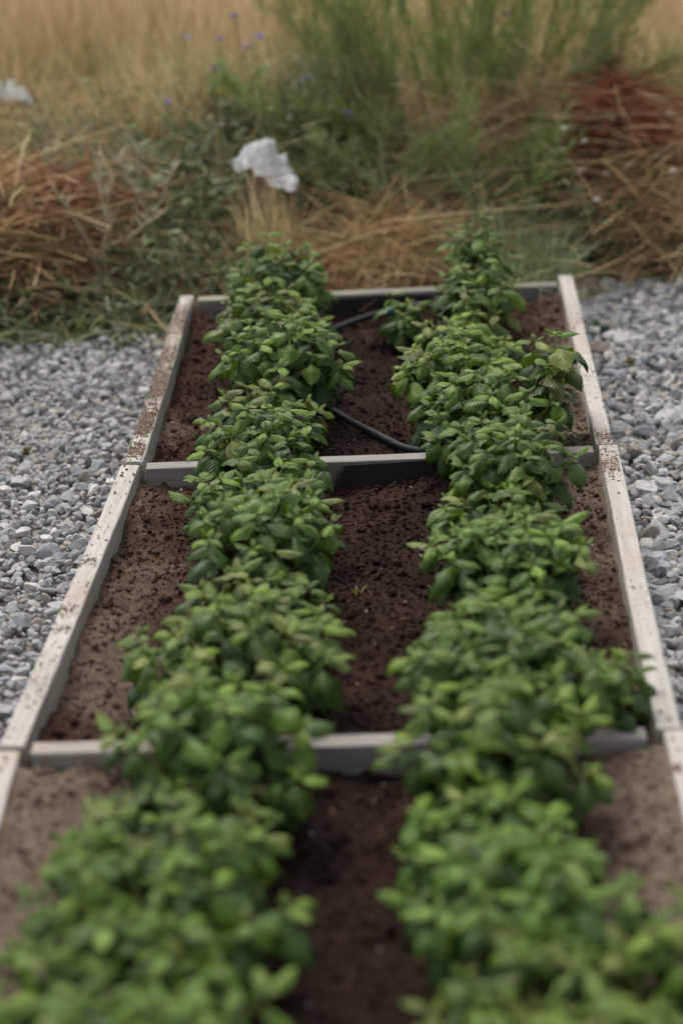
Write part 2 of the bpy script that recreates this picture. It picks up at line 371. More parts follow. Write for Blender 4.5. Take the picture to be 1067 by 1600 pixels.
# ------------------------------------------------------------------ the raised bed
RAIL_Z = .16
bed = ob('raised_bed', None, loc=(.03, 3.3, 0)); tag(bed, 'long raised garden bed of pale weathered boards divided by cross boards', 'garden bed')
def board(name, p0, p1, th, ztop, zbot, material, seed, warp=.004):
    p0 = np.array(p0, float); p1 = np.array(p1, float); Ln = np.linalg.norm(p1-p0); ang = math.atan2(p1[1]-p0[1], p1[0]-p0[0])
    n = max(8, int(Ln/.03)); s = np.linspace(-Ln/2, Ln/2, n); hw, b = th/2, .0035
    zt, zb = (ztop-zbot)/2, -(ztop-zbot)/2
    prof = np.array([(-hw, zb), (-hw, 0), (-hw, zt-b), (-hw+b*.3, zt-b*.3), (-hw+b, zt), (0, zt+.0003), (hw-b, zt), (hw-b*.3, zt-b*.3), (hw, zt-b), (hw, 0), (hw, zb)])
    k = len(prof); V = np.zeros((n, k, 3)); V[..., 0] = s[:, None]; V[..., 1] = prof[None, :, 0]; V[..., 2] = prof[None, :, 1]
    q = s[:, None]*3+seed*7.3; jj = np.arange(k)[None]
    V[..., 1] += warp*2*fbm(q*.5+0*jj, np.full_like(q, seed)+0*jj, 2, seed)+.0025*fbm(q*8, jj*.9+seed, 2, seed+3)
    V[..., 2] += (warp*1.5*fbm(q*.6+9+0*jj, np.full_like(q, seed)+0*jj, 2, seed+5)+.002*fbm(q*9, jj*.9, 2, seed+8))*(prof[None, :, 1] > 0)
    I = (np.arange(n-1)[:, None]*k+np.arange(k-1)[None]).ravel(); F = [np.stack([I, I+k, I+k+1, I+1], -1)]
    F.append(np.array([list(range(k)), list(range((n-1)*k, n*k))[::-1]]))
    me = mesh_np(name, V.reshape(-1, 3), F, material, False)
    mid = (p0+p1)/2
    return ob(name, me, bed, (mid[0]-.03, mid[1]-3.3, (ztop+zbot)/2), (0, 0, ang))
TH = .04
for ln, nm, sd in ((LEFT, 'L', 1), (RIGHT, 'R', 11)):
    for i in range(3):
        a, c = ln[i], ln[i+1]
        d = np.array(c)-np.array(a); d /= np.linalg.norm(d)
        dz = (0, -.005, -.009)[i] if nm == 'L' else (0, -.001, -.004)[i]
        off = (0, -.006, -.012)[i] if nm == 'L' else (0, .002, .012)[i]
        a2 = np.array(a)+d*(.002 if i else -.015); c2 = np.array(c)-d*.002
        board('side_board', (a2[0]+off, a2[1]), (c2[0]+off, c2[1]), TH if i != 0 else .037, RAIL_Z+dz, -.03, M_WOOD, sd+i)
g = .028
board('end_board', (LEFT[0][0]+g, LEFT[0][1]-.0), (RIGHT[0][0]-g, RIGHT[0][1]-.03), .038, RAIL_Z-.006, -.03, M_WOODE, 21)
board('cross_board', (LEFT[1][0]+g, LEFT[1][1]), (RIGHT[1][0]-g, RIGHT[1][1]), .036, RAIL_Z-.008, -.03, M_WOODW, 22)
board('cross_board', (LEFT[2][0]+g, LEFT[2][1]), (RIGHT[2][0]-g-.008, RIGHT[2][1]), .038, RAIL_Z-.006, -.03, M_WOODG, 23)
board('end_board', (LEFT[3][0]+g+.014, LEFT[3][1]+.02), (RIGHT[3][0]-g, RIGHT[3][1]+.02), .038, RAIL_Z-.01, -.03, M_WOOD, 24)

nm_ = plain('rusty_nail', (.09, .06, .045), .6, .4)
V, F = tube([(0, 0, -.01), (0, 0, .0012), (0, 0, .002)], [.0032, .0032, .0006], 8); nail_me = mesh_np('nail', V, F, nm_, False)
for ln, sg, offs in ((LEFT, -1, (0, -.006, -.012)), (RIGHT, 1, (0, .002, .012))):
    for k_ in (1, 2):
        for dy_, sec in ((.03, 0), (.055, 0), (-.028, 1), (-.06, 1)):
            y_ = ln[k_][1]+dy_; sec_ = k_-1+sec
            dz_ = ((0, -.005, -.009) if sg < 0 else (0, -.001, -.004))[sec_]
            ob('nail', nail_me, bed, (float(interp(ln, y_))+offs[sec_]+random.uniform(-.009, .009)-.03, y_-3.3, RAIL_Z+dz_+.0008))

# soil
ROW_L = [(5.1, -.15), (4.3, -.125), (3.8, -.163), (3.2, -.156), (2.85, -.175), (2.6, -.205), (2.35, -.24), (2.1, -.26), (1.6, -.28)]
ROW_R = [(5.1, .365), (4.66, .34), (4.3, .28), (4.0, .32), (3.6, .325), (3.2, .285), (2.83, .256), (2.6, .22), (2.36, .2), (2.1, .235), (1.6, .25)]
def rowx(row, y):
    p = sorted(row); return np.interp(y, [q[0] for q in p], [q[1] for q in p])
def soil_z(x, y):
    x = np.asarray(x, float); y = np.asarray(y, float)
    z = .098+.05*fbm(x*5, y*5, 5, 31)+.022*fbm(x*24, y*24, 3, 37)
    for row in (ROW_L, ROW_R): z = z+.018*np.exp(-((x-rowx(row, y))/.1)**2)
    z = z+.022*np.exp(-(interp(RIGHT, y)-x)/.06)+.015*np.exp(-(x-interp(LEFT, y))/.06)     # earth banked against the boards
    z = z+.02*np.exp(-((y-4.95)/.12)**2)*(np.abs(x-.1) > .15)
    z = z+.03*(y < 2.7)*sstep((np.abs(x)-.3)/.12)
    return z
ny, nx = 380, 100; yv = np.linspace(1.57, 5.06, ny); tv = np.linspace(0, 1, nx)
GY = np.repeat(yv[:, None], nx, 1); xl, xr = interp(LEFT, GY)-.005, interp(RIGHT, GY)+.005; GX = xl+(xr-xl)*tv[None]
GZ = soil_z(GX, GY); I = (np.arange(ny-1)[:, None]*nx+np.arange(nx-1)[None]).ravel(); F = np.stack([I, I+1, I+nx+1, I+nx], -1)
def dryness(x, y):
    mid = (rowx(ROW_L, y)+rowx(ROW_R, y))/2; d = np.clip(np.abs(x-mid)/.48, 0, 1)**1.5*.5+.12
    return d+.2*(x > mid)*sstep((x-mid-.25)/.15)+.26*(y < 2.7)*sstep((np.abs(x-mid)-.3)/.1)
dry = dryness(GX, GY)
soil = tag(ob('soil', mesh_np('soil', np.stack([GX, GY, GZ], -1).reshape(-1, 3), F, M_SOIL, True, np.repeat(dry.reshape(-1, 1), 3, 1))), 'dark crumbly brown earth filling the raised bed', 'soil', kind='structure')
def clods(name, x, y, z, size, material, parent, flat=.8, colr=None):
    n = len(x); V, F0 = rocks(n, 1 if n < 6000 else 1, 4, .6, .95, flat)
    V = np.einsum('nij,nvj->nvi', rand_rot(n, 1), V*size[:, None, None])+np.stack([x, y, z], -1)[:, None]
    k = V.shape[1]; Fa = (F0[None]+(np.arange(n)*k)[:, None, None]).reshape(-1, 3)
    c = None if colr is None else np.repeat(colr, k, 0)
    o = ob(name, mesh_np(name, V.reshape(-1, 3), Fa, material, False, c), parent); o['kind'] = 'stuff'; return o
n = 42000; y = RNG.uniform(1.7, 5.0, n); xl, xr = interp(LEFT, y)+.022, interp(RIGHT, y)-.022; x = xl+(xr-xl)*RNG.uniform(size=n)
s = np.clip(np.exp(RNG.normal(math.log(.0023), .55, n)), .001, .013)
clods('soil_crumbs', x, y, soil_z(x, y)+s*.2, s, M_CLOD, soil, .8, np.repeat((dryness(x, y)+RNG.normal(0, .1, n))[:, None], 3, 1))
n = 200; y = RNG.uniform(1.7, 5.0, n); xl, xr = interp(LEFT, y)+.03, interp(RIGHT, y)-.03; x = xl+(xr-xl)*RNG.uniform(size=n)
s = RNG.uniform(.007, .017, n); clods('soil_clods', x, y, soil_z(x, y)+s*.1, s, M_CLOD, soil, .7, np.repeat((dryness(x, y)+RNG.normal(0, .12, n))[:, None], 3, 1))
n = 420; y = RNG.uniform(1.9, 5.0, n); xl, xr = interp(LEFT, y)+.03, interp(RIGHT, y)-.03; x = xl+(xr-xl)*RNG.uniform(size=n)
s = RNG.uniform(.0015, .0045, n); clods('pale_grit', x, y, soil_z(x, y)+s*.5, s, M_STONE, soil, .8, pick([(.35, .3, .24), (.28, .22, .17), (.45, .42, .38), (.3, .2, .13)], n))
# earth spilled on the boards
bx, by, bz, bs = [], [], [], []
def spill(line, ya, yb, n, off=0, dz=0, spread=.3):
    n *= 3
    t = RNG.uniform(size=n); y = (ya+yb)/2+(yb-ya)*.32*RNG.normal(size=n); x = interp(line, y)+off+RNG.uniform(-.5, .5, n)*.034
    s = np.clip(np.exp(RNG.normal(math.log(.0012), .5, n)), .0005, .0045)
    bx.append(x); by.append(y); bz.append(RAIL_Z+dz+s*.1+.0006*RNG.uniform(size=n)); bs.append(s)
for ya, yb, n in ((4.88, 4.98, 60), (4.72, 4.92, 420), (4.52, 4.66, 420), (4.28, 4.52, 700), (4.06, 4.2, 420), (3.93, 4.0, 160), (4.0, 4.95, 160)): spill(LEFT, ya, yb, n)
for ya, yb, n in ((3.4, 3.44, 25), (3.2, 3.24, 25), (3.13, 3.16, 20), (2.85, 3.0, 60), (2.8, 3.85, 40)): spill(LEFT, ya, yb, n, -.006, -.005)
for ya, yb, n in ((3.915, 3.98, 120), (4.2, 4.5, 70), (4.65, 4.8, 60)): spill(RIGHT, ya, yb, n)
for ya, yb, n in ((3.72, 3.86, 420), (2.8, 3.6, 30)): spill(RIGHT, ya, yb, n, .002, -.001)
o = clods('spilled_earth', *(np.concatenate(a) for a in (bx, by, bz)), np.concatenate(bs), M_STONE, soil, .7, pick([(.27, .2, .15), (.22, .155, .11), (.32, .25, .19), (.17, .115, .08)], sum(map(len, bx))))

# ------------------------------------------------------------------ hose
hose = ob('irrigation_hose', None, loc=(.1, 4.5, .08)); tag(hose, 'black drip irrigation hose curving between the plant rows with a teal fitting', 'hose')
hp = [(.47, 4.0), (.353, 4.05), (.25, 4.0), (.154, 4.025), (.087, 4.14), (.017, 4.25), (-.05, 4.38), (-.09, 4.56), (-.075, 4.75), (-.023, 4.845), (.061, 4.92), (.149, 4.955), (.228, 4.93), (.33, 4.86), (.40, 4.74)]
hz = [.105, .105, .105, .105, .095, .095, .095, .095, .095, .095, .108, .118, .138, .12, .1]
hc = np.array([(a[0]-.1, a[1]-4.5, max(b+.012, float(soil_z(a[0], a[1]))+.004)-.08) for a, b in zip(hp, hz)])
hs_ = spline(hc, 110); V, F = tube(hs_, .0085, 12); ob('tube', mesh_np('hose_tube', V, F, M_HOSE, True), hose)
i0 = np.argmin(np.linalg.norm(hs_[:, :2]-np.array([.049, .455]), axis=1)); q = hs_[i0-2:i0+3]
q = spline(q, 13); rr = np.array([.0088, .0118, .0122, .0118, .0105, .0105, .0128, .0105, .0105, .0118, .0122, .0118, .0088]); V, F = tube(q, rr, 14)
ob('connector', mesh_np('hose_connector', V, F, M_TEAL, True), hose)

# ------------------------------------------------------------------ basil
def leaf_mesh(kd, fold, wave, wid, seed):
    """unit long ovate leaf along +X with a short stalk, arched, edges turned down"""
    nl, nw = 7, 4; rr = random.Random(seed); V = []; UV = []
    th = .42; x = z = 0; ds = 1/nl; cen = []
    for i in range(nl+1):
        cen.append((x, z, th)); x += math.cos(th)*ds; z += math.sin(th)*ds; th -= kd*1.15/nl*(.6+.8*i/nl)
    for i in range(nl+1):
        t = i/nl; wd = .95*wid*max(.0, math.sin(math.pi*min(1, (.05+.95*t)**.80)))**.8 if i < nl else .006
        cx, cz, ct = cen[i]
        for j in range(nw+1):
            u = (j/nw-.5)*2
            drop = -fold*wd*abs(u)**1.7+.05*wd*(1-abs(u))*(-1)+.025*math.sin(i*2.1+j*2.7+seed)*abs(u)
            drop += wave*math.sin(t*9+seed)*abs(u)*.08
            V.append((cx-math.sin(ct)*drop, u*wd*(1+.05*rr.uniform(-1, 1)), cz+math.cos(ct)*drop)); UV.append((j/nw, t))
    k = nw+1; F = [(i*k+j, (i+1)*k+j, (i+1)*k+j+1, i*k+j+1) for i in range(nl) for j in range(nw)]
    tv, tf = tube([(-.22, 0, -.1), (-.1, 0, -.03), (.05, 0, .0)], [.022, .02, .016], 3); b = len(V)
    V += [tuple(p) for p in tv]; UV += [(.5, .02)]*len(tv)
    return mesh_np('leaf', V, np.vstack([np.array(F), tf+b]), M_LEAF, True, None, UV)
LEAVES = [leaf_mesh(kd, fo, wv, wi, i) for i, (kd, fo, wv, wi) in enumerate([(1.3, .55, .5, .33), (1.7, .6, .8, .35), (1.0, .45, .4, .32), (2.0, .5, .6, .34), (1.5, .8, .3, .33), (1.2, .6, 1, .37), (2.3, .65, .5, .35), (1.6, .5, .9, .30), (1.4, .75, .7, .36), (.9, .55, .3, .32)])]
YOUNG = [leaf_mesh(kd, fo, .3, .27, 20+i) for i, (kd, fo) in enumerate([(.9, .4), (1.3, .6), (1.7, .5), (.6, .8)])]
def frame_mat(p, d, up, roll, s):
    d = d/np.linalg.norm(d); sd = np.cross(up, d); sd = sd/(np.linalg.norm(sd)+1e-9); nz = np.cross(d, sd)
    c, si = math.cos(roll), math.sin(roll); sd, nz = sd*c+nz*si, nz*c-sd*si
    return Matrix(((d[0]*s, sd[0]*s, nz[0]*s, p[0]), (d[1]*s, sd[1]*s, nz[1]*s, p[1]), (d[2]*s, sd[2]*s, nz[2]*s, p[2]), (0, 0, 0, 1)))
UP = np.array([0, 0, 1.])
def basil(x, y, rad, H, label, leaf_len=.067, ns=None):
    H -= .026
    z0 = float(soil_z(x, y))-.004
    root = ob('basil_plant', None, loc=(x, y, z0)); tag(root, label, 'basil plant', 'basil plants growing in two rows')
    ns = ns or max(4, int(17*(rad/.16)**1.3)); stems = MB(); tone = random.uniform(.88, 1.14); warm = random.uniform(-.06, .1)
    def leaf(p, d, roll, Ln, age):
        me = random.choice(LEAVES if age > .3 else YOUNG)
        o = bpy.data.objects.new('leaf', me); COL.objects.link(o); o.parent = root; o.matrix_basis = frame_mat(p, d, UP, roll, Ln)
        k = tone*random.uniform(.65, 1.3); a = np.clip(age+random.uniform(-.25, .25), 0, 1)
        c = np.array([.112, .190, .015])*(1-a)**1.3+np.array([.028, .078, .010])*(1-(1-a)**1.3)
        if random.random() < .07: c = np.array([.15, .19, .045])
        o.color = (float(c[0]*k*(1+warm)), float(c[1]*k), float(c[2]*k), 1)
    stems.add(*tube([(0, 0, -.02), (.003, 0, H*.3)], [.006, .005], 6))
    for i in range(ns):
        fr = math.sqrt((i+.5)/ns); ph = i*2.39996+random.uniform(-.35, .35)
        rr = rad*.86*fr; hh = H*(1-.38*fr**2.2)*random.uniform(.84, 1.1)
        tip = np.array([rr*math.cos(ph), rr*math.sin(ph)*1.05, hh])
        base = np.array([tip[0]*.15, tip[1]*.15, H*random.uniform(.04, .18)])
        mid_ = (base+tip)/2+np.array([tip[0]*.12, tip[1]*.12, H*.05])
        C = spline([base, mid_, tip], 9); stems.add(*tube(C, np.linspace(.003, .0013, 9), 5))
        nn = 4 if fr > .35 else 3; ph0 = random.uniform(0, 6.3)
        for j in range(nn):
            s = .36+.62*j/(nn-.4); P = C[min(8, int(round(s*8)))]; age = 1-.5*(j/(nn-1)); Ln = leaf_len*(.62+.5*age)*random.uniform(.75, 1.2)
            for kk in (0, 1):
                az = ph0+j*math.pi/2+kk*math.pi+random.uniform(-.3, .3)
                out = np.array([math.cos(az), math.sin(az), 0])+np.array([math.cos(ph), math.sin(ph), 0])*.55*fr
                if j == 0 and fr < .6 and random.random() < .5: continue
                pit = random.uniform(-.95, -.1)+.25*(1-age)-.75*fr*age
                d = np.array([out[0], out[1], pit*np.linalg.norm(out)])
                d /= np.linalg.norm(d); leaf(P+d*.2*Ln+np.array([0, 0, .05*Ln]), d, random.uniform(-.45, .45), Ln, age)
        T = C[-1]
        for kk in range(4):
            az = ph0+kk*math.pi/2+random.uniform(-.3, .3); sm = kk > 1
            d = np.array([math.cos(az), math.sin(az), (.5 if sm else -.1)+random.uniform(-.3, .2)]); d /= np.linalg.norm(d)
            Ln = leaf_len*(.32 if sm else .66)*random.uniform(.8, 1.2); leaf(T+d*.16*Ln, d, random.uniform(-.3, .3), Ln, .0 if sm else .15)
    ob('stem', stems.mesh('basil_stem', M_STEM, True), root)
    return root
ORD = 'first second third fourth fifth sixth seventh eighth ninth tenth eleventh twelfth thirteenth fourteenth fifteenth sixteenth seventeenth'.split()
PL = [(4.86, -.14, .165, .25), (4.62, -.155, .155, .205), (4.29, -.12, .175, .25), (4.07, -.165, .145, .165), (3.80, -.155, .145, .205), (3.57, -.165, .165, .195), (3.32, -.145, .165, .235), (3.10, -.155, .155, .17),
      (2.88, -.175, .2, .235), (2.58, -.195, .18, .235), (2.39, -.255, .185, .18), (2.18, -.26, .225, .235), (1.98, -.285, .215, .20), (1.79, -.30, .22, .225)]
PR = [(4.87, .365, .10, .305), (4.66, .345, .13, .255), (4.42, .30, .145, .20), (4.2, .265, .165, .225), (3.97, .325, .195, .205), (3.63, .335, .165, .245), (3.42, .30, .155, .18), (3.2, .30, .17, .24), (2.98, .27, .155, .16),
      (2.80, .255, .2, .24), (2.56, .22, .175, .245), (2.36, .19, .155, .18), (2.16, .225, .175, .22), (1.98, .24, .18, .18), (1.80, .255, .18, .22)]
for i, (y, x, r_, H) in enumerate(PL): basil(x, y, r_, H, 'bushy green basil plant, %s from the far end board in the left row' % ORD[i])
for i, (y, x, r_, H) in enumerate(PR): basil(x, y, r_, H, 'bushy green basil plant, %s from the far end board in the right row' % ORD[i])
basil(.165, 4.76, .065, .17, 'small basil plant standing beside the teal hose fitting', .062, 4)
basil(.452, 4.06, .07, .295, 'tall lanky basil plant rising above its neighbours near the right side board', .078, 4)
basil(.425, 2.8, .075, .2, 'thin basil plant with drooping leaves beside the middle of the right side board', .06, 4)
basil(.43, 2.06, .085, .22, 'basil plant crowding the right board at the near corner of the bed', .06, 5)
basil(-.455, 1.90, .09, .2, 'basil plant crowding the left board at the near corner of the bed', .062, 7)
basil(-.305, 2.9, .085, .21, 'thin basil plant leaning out of the left row towards the left board', .058, 4)

# ------------------------------------------------------------------ small plants in and beside the bed
def sprout(name, x, y, z, h, n, label, cols, lw=.011, lean=(0, 0)):
    mb = MB(); P = np.tile([[0, 0, 0.]], (n, 1)); D = rdir(n, .9, .55)+np.array([lean[0], lean[1], 0]); D /= np.linalg.norm(D, axis=1)[:, None]
    mb.add(*ribbons(P, D, RNG.uniform(.5, 1, n)*h, lw, np.array([0, 0, -.35])*np.ones((n, 1)), pick(cols, n), 5, .1, .1, True))
    return tag(ob(name, mb.mesh(name, M_GREEN, True), loc=(x, y, z)), label, 'weed')
sprout('weed_seedling', .025, 3.36, float(soil_z(.025, 3.36)), .05, 6, 'tiny yellowish weed seedling in the bare soil between the rows', [(.16, .17, .05), (.2, .17, .06)], .005)
sprout('broad_leaf_weed', .70, 5.02, .03, .13, 5, 'small bright green weed outside the far corner of the right side board', [(.07, .16, .035)], .014, (.3, -.5))
sprout('gravel_sprout', .74, 4.72, .045, .05, 9, 'little yellow green sprout growing in the gravel beside the right board', [(.16, .16, .04), (.2, .16, .05)], .005)
sprout('gravel_sprout', -.72, 4.25, .045, .04, 7, 'little olive green sprout growing in the gravel left of the bed', [(.1, .1, .035)], .006)
for i, (x, y, lab) in enumerate([(.70, 4.10, 'bent dry straw lying on the gravel beside the right board'), (.735, 4.02, 'short dry straw lying on gravel below the bent straw')]):
    mb = MB(); mb.add(*tube(spline([(-.06, .03, .012), (-.01, .005, .018), (.05, -.02, .012)] if i == 0 else [(-.03, .03, .012), (.0, .0, .016), (.02, -.03, .01)], 8), .0013, 5), (.42, .32, .18))
    tag(ob('straw', mb.mesh('straw', M_STRAND, True), loc=(x, y, .045)), lab, 'straw')

# ------------------------------------------------------------------ weeds on the bank and the dry field
def area(n, x0, x1, y0, y1, lump=0, seed=0):
    P = np.stack([RNG.uniform(x0, x1, n), RNG.uniform(y0, y1, n)], -1)
    if lump:
        keep = vnoise(P[:, 0]*lump, P[:, 1]*lump, seed) > RNG.uniform(.1, .75, n); P = P[keep]
    return np.column_stack([P, gz(P[:, 0], P[:, 1])])
def blob(n, cx, cy, rx, ry): 
    a = RNG.uniform(0, 2*np.pi, n); q = np.sqrt(RNG.uniform(size=n)); x = cx+rx*q*np.cos(a); y = cy+ry*q*np.sin(a); return np.column_stack([x, y, gz(x, y)]), q
STRAW = [(0.6, 0.47, 0.27), (0.66, 0.53, 0.33), (0.52, 0.38, 0.2), (0.7, 0.59, 0.39), (0.46, 0.32, 0.16)]
GOLD = [(0.7, 0.55, 0.34), (0.63, 0.48, 0.28), (0.74, 0.6, 0.39), (0.56, 0.41, 0.23), (0.76, 0.65, 0.45)]
RUST = [(.27, .1, .06), (.21, .075, .045), (.32, .14, .08), (.17, .065, .045)]
BROWN = [(0.4, 0.239, 0.131), (0.308, 0.169, 0.092), (0.508, 0.339, 0.185), (0.231, 0.131, 0.077), (0.585, 0.416, 0.231)]
OLIVE = [(0.187, 0.22, 0.085), (0.134, 0.178, 0.068), (0.266, 0.27, 0.127), (0.302, 0.28, 0.152), (0.106, 0.152, 0.06)]
DGREEN = [(0.081, 0.133, 0.05), (0.108, 0.173, 0.062), (0.063, 0.101, 0.044), (0.161, 0.204, 0.086), (0.216, 0.219, 0.11)]
GREYG = [(0.231, 0.275, 0.154), (0.187, 0.231, 0.127), (0.297, 0.33, 0.209), (0.143, 0.187, 0.088), (0.341, 0.33, 0.209)]

# tall dry field
mb = MB(); P = area(52000, -4.2, 4.2, 6.95, 12.5); P = P[np.abs(P[:, 0]) < .23*P[:, 1]+.6]; n = len(P)
band = fbm(P[:, 0]*.7, P[:, 1]*1.1, 3, 44)[:, None]
D = rdir(n, 1.6, .28); mb.add(*ribbons(P, D, RNG.uniform(.38, .75, n), .0022, RNG.normal(size=(n, 3))*.13*np.array([1, 1, .3]), pick(GOLD, n)*(1+.9*band), 3))
h = RNG.choice(n, 15000, replace=False); Ph = P[h]+D[h]*RNG.uniform(.35, .62, (15000, 1)); mb.add(*ribbons(Ph, rdir(15000, .8, .5), .07, .0045, np.array([[0, 0, -.3]])*np.ones((15000, 1)), pick(STRAW, 15000)*1.05*(1+.6*band[h]), 2))
tag(ob('dry_field_grass', mb.mesh('dry_field_grass', M_STRAND)), 'tall golden dry grass covering the field behind the weeds', 'dry grass', kind='stuff')

# shorter pale grass at the field edge
mb = MB(); P = area(34000, -2.3, 2.3, 6.05, 7.3, 2.5, 3); n = len(P); gr = vnoise(P[:, 0]*3, P[:, 1]*3, 8)
c = np.where((RNG.uniform(size=n) < .12+.3*(gr > .62))[:, None], pick(OLIVE, n), pick(STRAW, n)*1.05)
mb.add(*ribbons(P, rdir(n, 1, .5), RNG.uniform(.12, .36, n), .0022, RNG.normal(size=(n, 3))*.25, c, 3))
tag(ob('short_dry_grass', mb.mesh('short_dry_grass', M_STRAND)), 'short pale straw coloured grass along the edge of the field', 'dry grass', kind='stuff')

def tangle(mb, P, n, pal, Lr, hgt, up=.15, wid=.002, bend=.5, nseg=5):
    i = RNG.integers(0, len(P), n); Q = P[i]+np.column_stack([RNG.normal(0, .02, (n, 2)), np.abs(RNG.normal(0, 1, n))*hgt])
    D = rdir(n, up, 1.0); G = RNG.normal(size=(n, 3))*bend*np.array([1, 1, .4])-np.array([0, 0, up*.6+.15])
    mb.add(*ribbons(Q, D, RNG.uniform(*Lr, n), wid*RNG.uniform(.5, 2.0, n), G, pick(pal, n), nseg, .4, .25))
# low mixed litter all over the bank
mb = MB(); P = area(9000, -1.7, 1.7, 5.22, 6.6); P = P[P[:, 1] > edge_y(P[:, 0])-.02]
tangle(mb, P, 5500, BROWN+STRAW[:2]+OLIVE[:1], (.08, .3), .03, .1)
tag(ob('straw_litter', mb.mesh('straw_litter', M_STRAND)), 'matted brown and straw coloured plant litter covering the bank', 'plant litter', kind='stuff')
# grey green grass at the foot of the bank, left
mb = MB(); P = area(5200, -1.6, -.40, 5.08, 5.5, 5, 12); P = P[P[:, 1] > edge_y(P[:, 0])-.06]; n = len(P)
D = rdir(n, .55, .75); D[:, 1] -= .25; mb.add(*ribbons(P, D, RNG.uniform(.1, .24, n), .005, np.array([0, -.15, -.55])+RNG.normal(size=(n, 3))*.2, pick(GREYG+OLIVE[:3], n), 5, .15))
P = area(3600, -.95, -.12, 5.3, 6.0, 6, 15); n = len(P); D = rdir(n, .9, .7)
mb.add(*ribbons(P, D, RNG.uniform(.1, .26, n), .0032, np.array([0, 0, -.3])+RNG.normal(size=(n, 3))*.25, pick(GREYG+GREYG+STRAW[:2], n), 5, .15))
P = area(1500, .55, 1.3, 5.45, 6.0, 6, 18); n = len(P); D = rdir(n, .9, .7)
mb.add(*ribbons(P, D, RNG.uniform(.1, .26, n), .0032, np.array([0, 0, -.3])+RNG.normal(size=(n, 3))*.25, pick(GREYG+OLIVE, n), 5, .15))
tag(ob('bank_grass', mb.mesh('bank_grass', M_GREEN)), 'drooping grey green grass at the foot of the bank beside the gravel', 'grass', kind='stuff')
# leafy dark undergrowth
def leafy(mb, P, n, hgt, pal, ll=(.02, .05), lw=.006):
    i = RNG.integers(0, len(P), n); B = P[i]; D = rdir(n, 1.1, .55); Ls = RNG.uniform(.5, 1, n)*hgt; G = RNG.normal(size=(n, 3))*.2-np.array([0, 0, .15])
    mb.add(*ribbons(B, D, Ls, .0018, G, pick(pal, n)*1.3, 4, .4))
    for k in range(7):
        s = RNG.uniform(.2, 1, n)[:, None]; Q = B+D*Ls[:, None]*s+G*Ls[:, None]*s*s
        mb.add(*ribbons(Q, rdir(n, .15, 1), RNG.uniform(*ll, n), lw*RNG.uniform(.5, 1.2, n), np.array([0, 0, -.35])*np.ones((n, 1)), pick(pal, n), 2, .1, .2, True))
mb = MB()
Pa, _ = blob(900, -.42, 5.6, .24, .3); leafy(mb, Pa, 420, .26, DGREEN+OLIVE)
Pa, _ = blob(900, -.12, 6.15, .26, .3); leafy(mb, Pa, 520, .34, DGREEN+OLIVE[:3])
Pa, _ = blob(900, .78, 5.85, .2, .25); leafy(mb, Pa, 330, .28, DGREEN+OLIVE)
Pa, _ = blob(900, -.62, 6.15, .3, .25); leafy(mb, Pa, 130, .2, OLIVE+GREYG)
Pa, _ = blob(900, .5, 5.62, .3, .15); leafy(mb, Pa, 200, .2, DGREEN+OLIVE)
for cx_, cy_, rx_, n_, h_, pl_ in ((.62, 5.6, .14, 170, .24, DGREEN+GREYG), (.93, 5.62, .2, 150, .2, OLIVE+DGREEN), (-.9, 5.7, .3, 110, .2, OLIVE+GREYG), (.1, 5.75, .25, 170, .22, OLIVE+DGREEN), (-.72, 5.35, .25, 150, .16, GREYG+OLIVE), (1.05, 6.2, .25, 110, .3, OLIVE), (.1, 6.45, .35, 200, .34, OLIVE+DGREEN)):
    Pa, _ = blob(600, cx_, cy_, rx_, rx_*.7); leafy(mb, Pa, n_, h_, pl_)
tag(ob('undergrowth', mb.mesh('undergrowth', M_GREEN)), 'dark leafy green undergrowth among the dry weeds on the bank', 'undergrowth', kind='stuff')

def heap(name, cx, cy, rx, ry, hgt, n, pal, label, Lr=(.1, .3), up=.2):
    mb = MB(); P, q = blob(1500, cx, cy, rx, ry); P[:, 2] += hgt*(1-q*q)*RNG.uniform(.2, 1, 1500); P -= np.array([cx, cy, float(gz(cx, cy))])
    tangle(mb, P, int(n*1.7), pal, Lr, .02, up, .0017)
    return tag(ob(name, mb.mesh(name, M_STRAND), loc=(cx, cy, float(gz(cx, cy)))), label, 'weed heap')
heap('dry_weed_heap', -.78, 5.58, .12, .08, .19, 900, RUST[:3]+RUST[:1]+BROWN[:1], 'rust brown heap of dried weeds on the bank left of the dead stalk', (.08, .25))
heap('dry_weed_heap', -1.02, 5.6, .22, .14, .18, 1300, BROWN+STRAW[:2], 'tan and brown matted hay at the far left of the bank')
heap('dry_weed_heap', -.98, 5.45, .3, .1, .12, 1300, BROWN+OLIVE[:2], 'brown hay overhanging the grey green grass on the left of the bank')
heap('dry_weed_heap', .86, 5.93, .12, .07, .34, 1900, [(.34, .095, .05), (.27, .075, .045), (.4, .14, .08), (.2, .06, .04)], 'deep rust red heap of dried weeds right of the feathery shrub', (.08, .22))
heap('dry_weed_heap', 1.0, 5.72, .22, .2, .2, 1800, BROWN+STRAW[:1], 'brown tangled hay heap behind the gravel right of the bed')
heap('dry_weed_heap', 1.17, 5.95, .2, .14, .2, 1100, STRAW+BROWN[2:3], 'pale straw coloured heap of grass at the far right of the bank', (.2, .5))
heap('dry_weed_heap', .22, 5.5, .28, .2, .1, 1700, STRAW[:3]+BROWN, 'tan straw lying behind the end board between the rows', (.1, .3), .35)
heap('dry_weed_heap', .62, 6.05, .18, .08, .2, 500, STRAW, 'wisp of pale straw draped over the green weeds right of the shrub', (.15, .35))

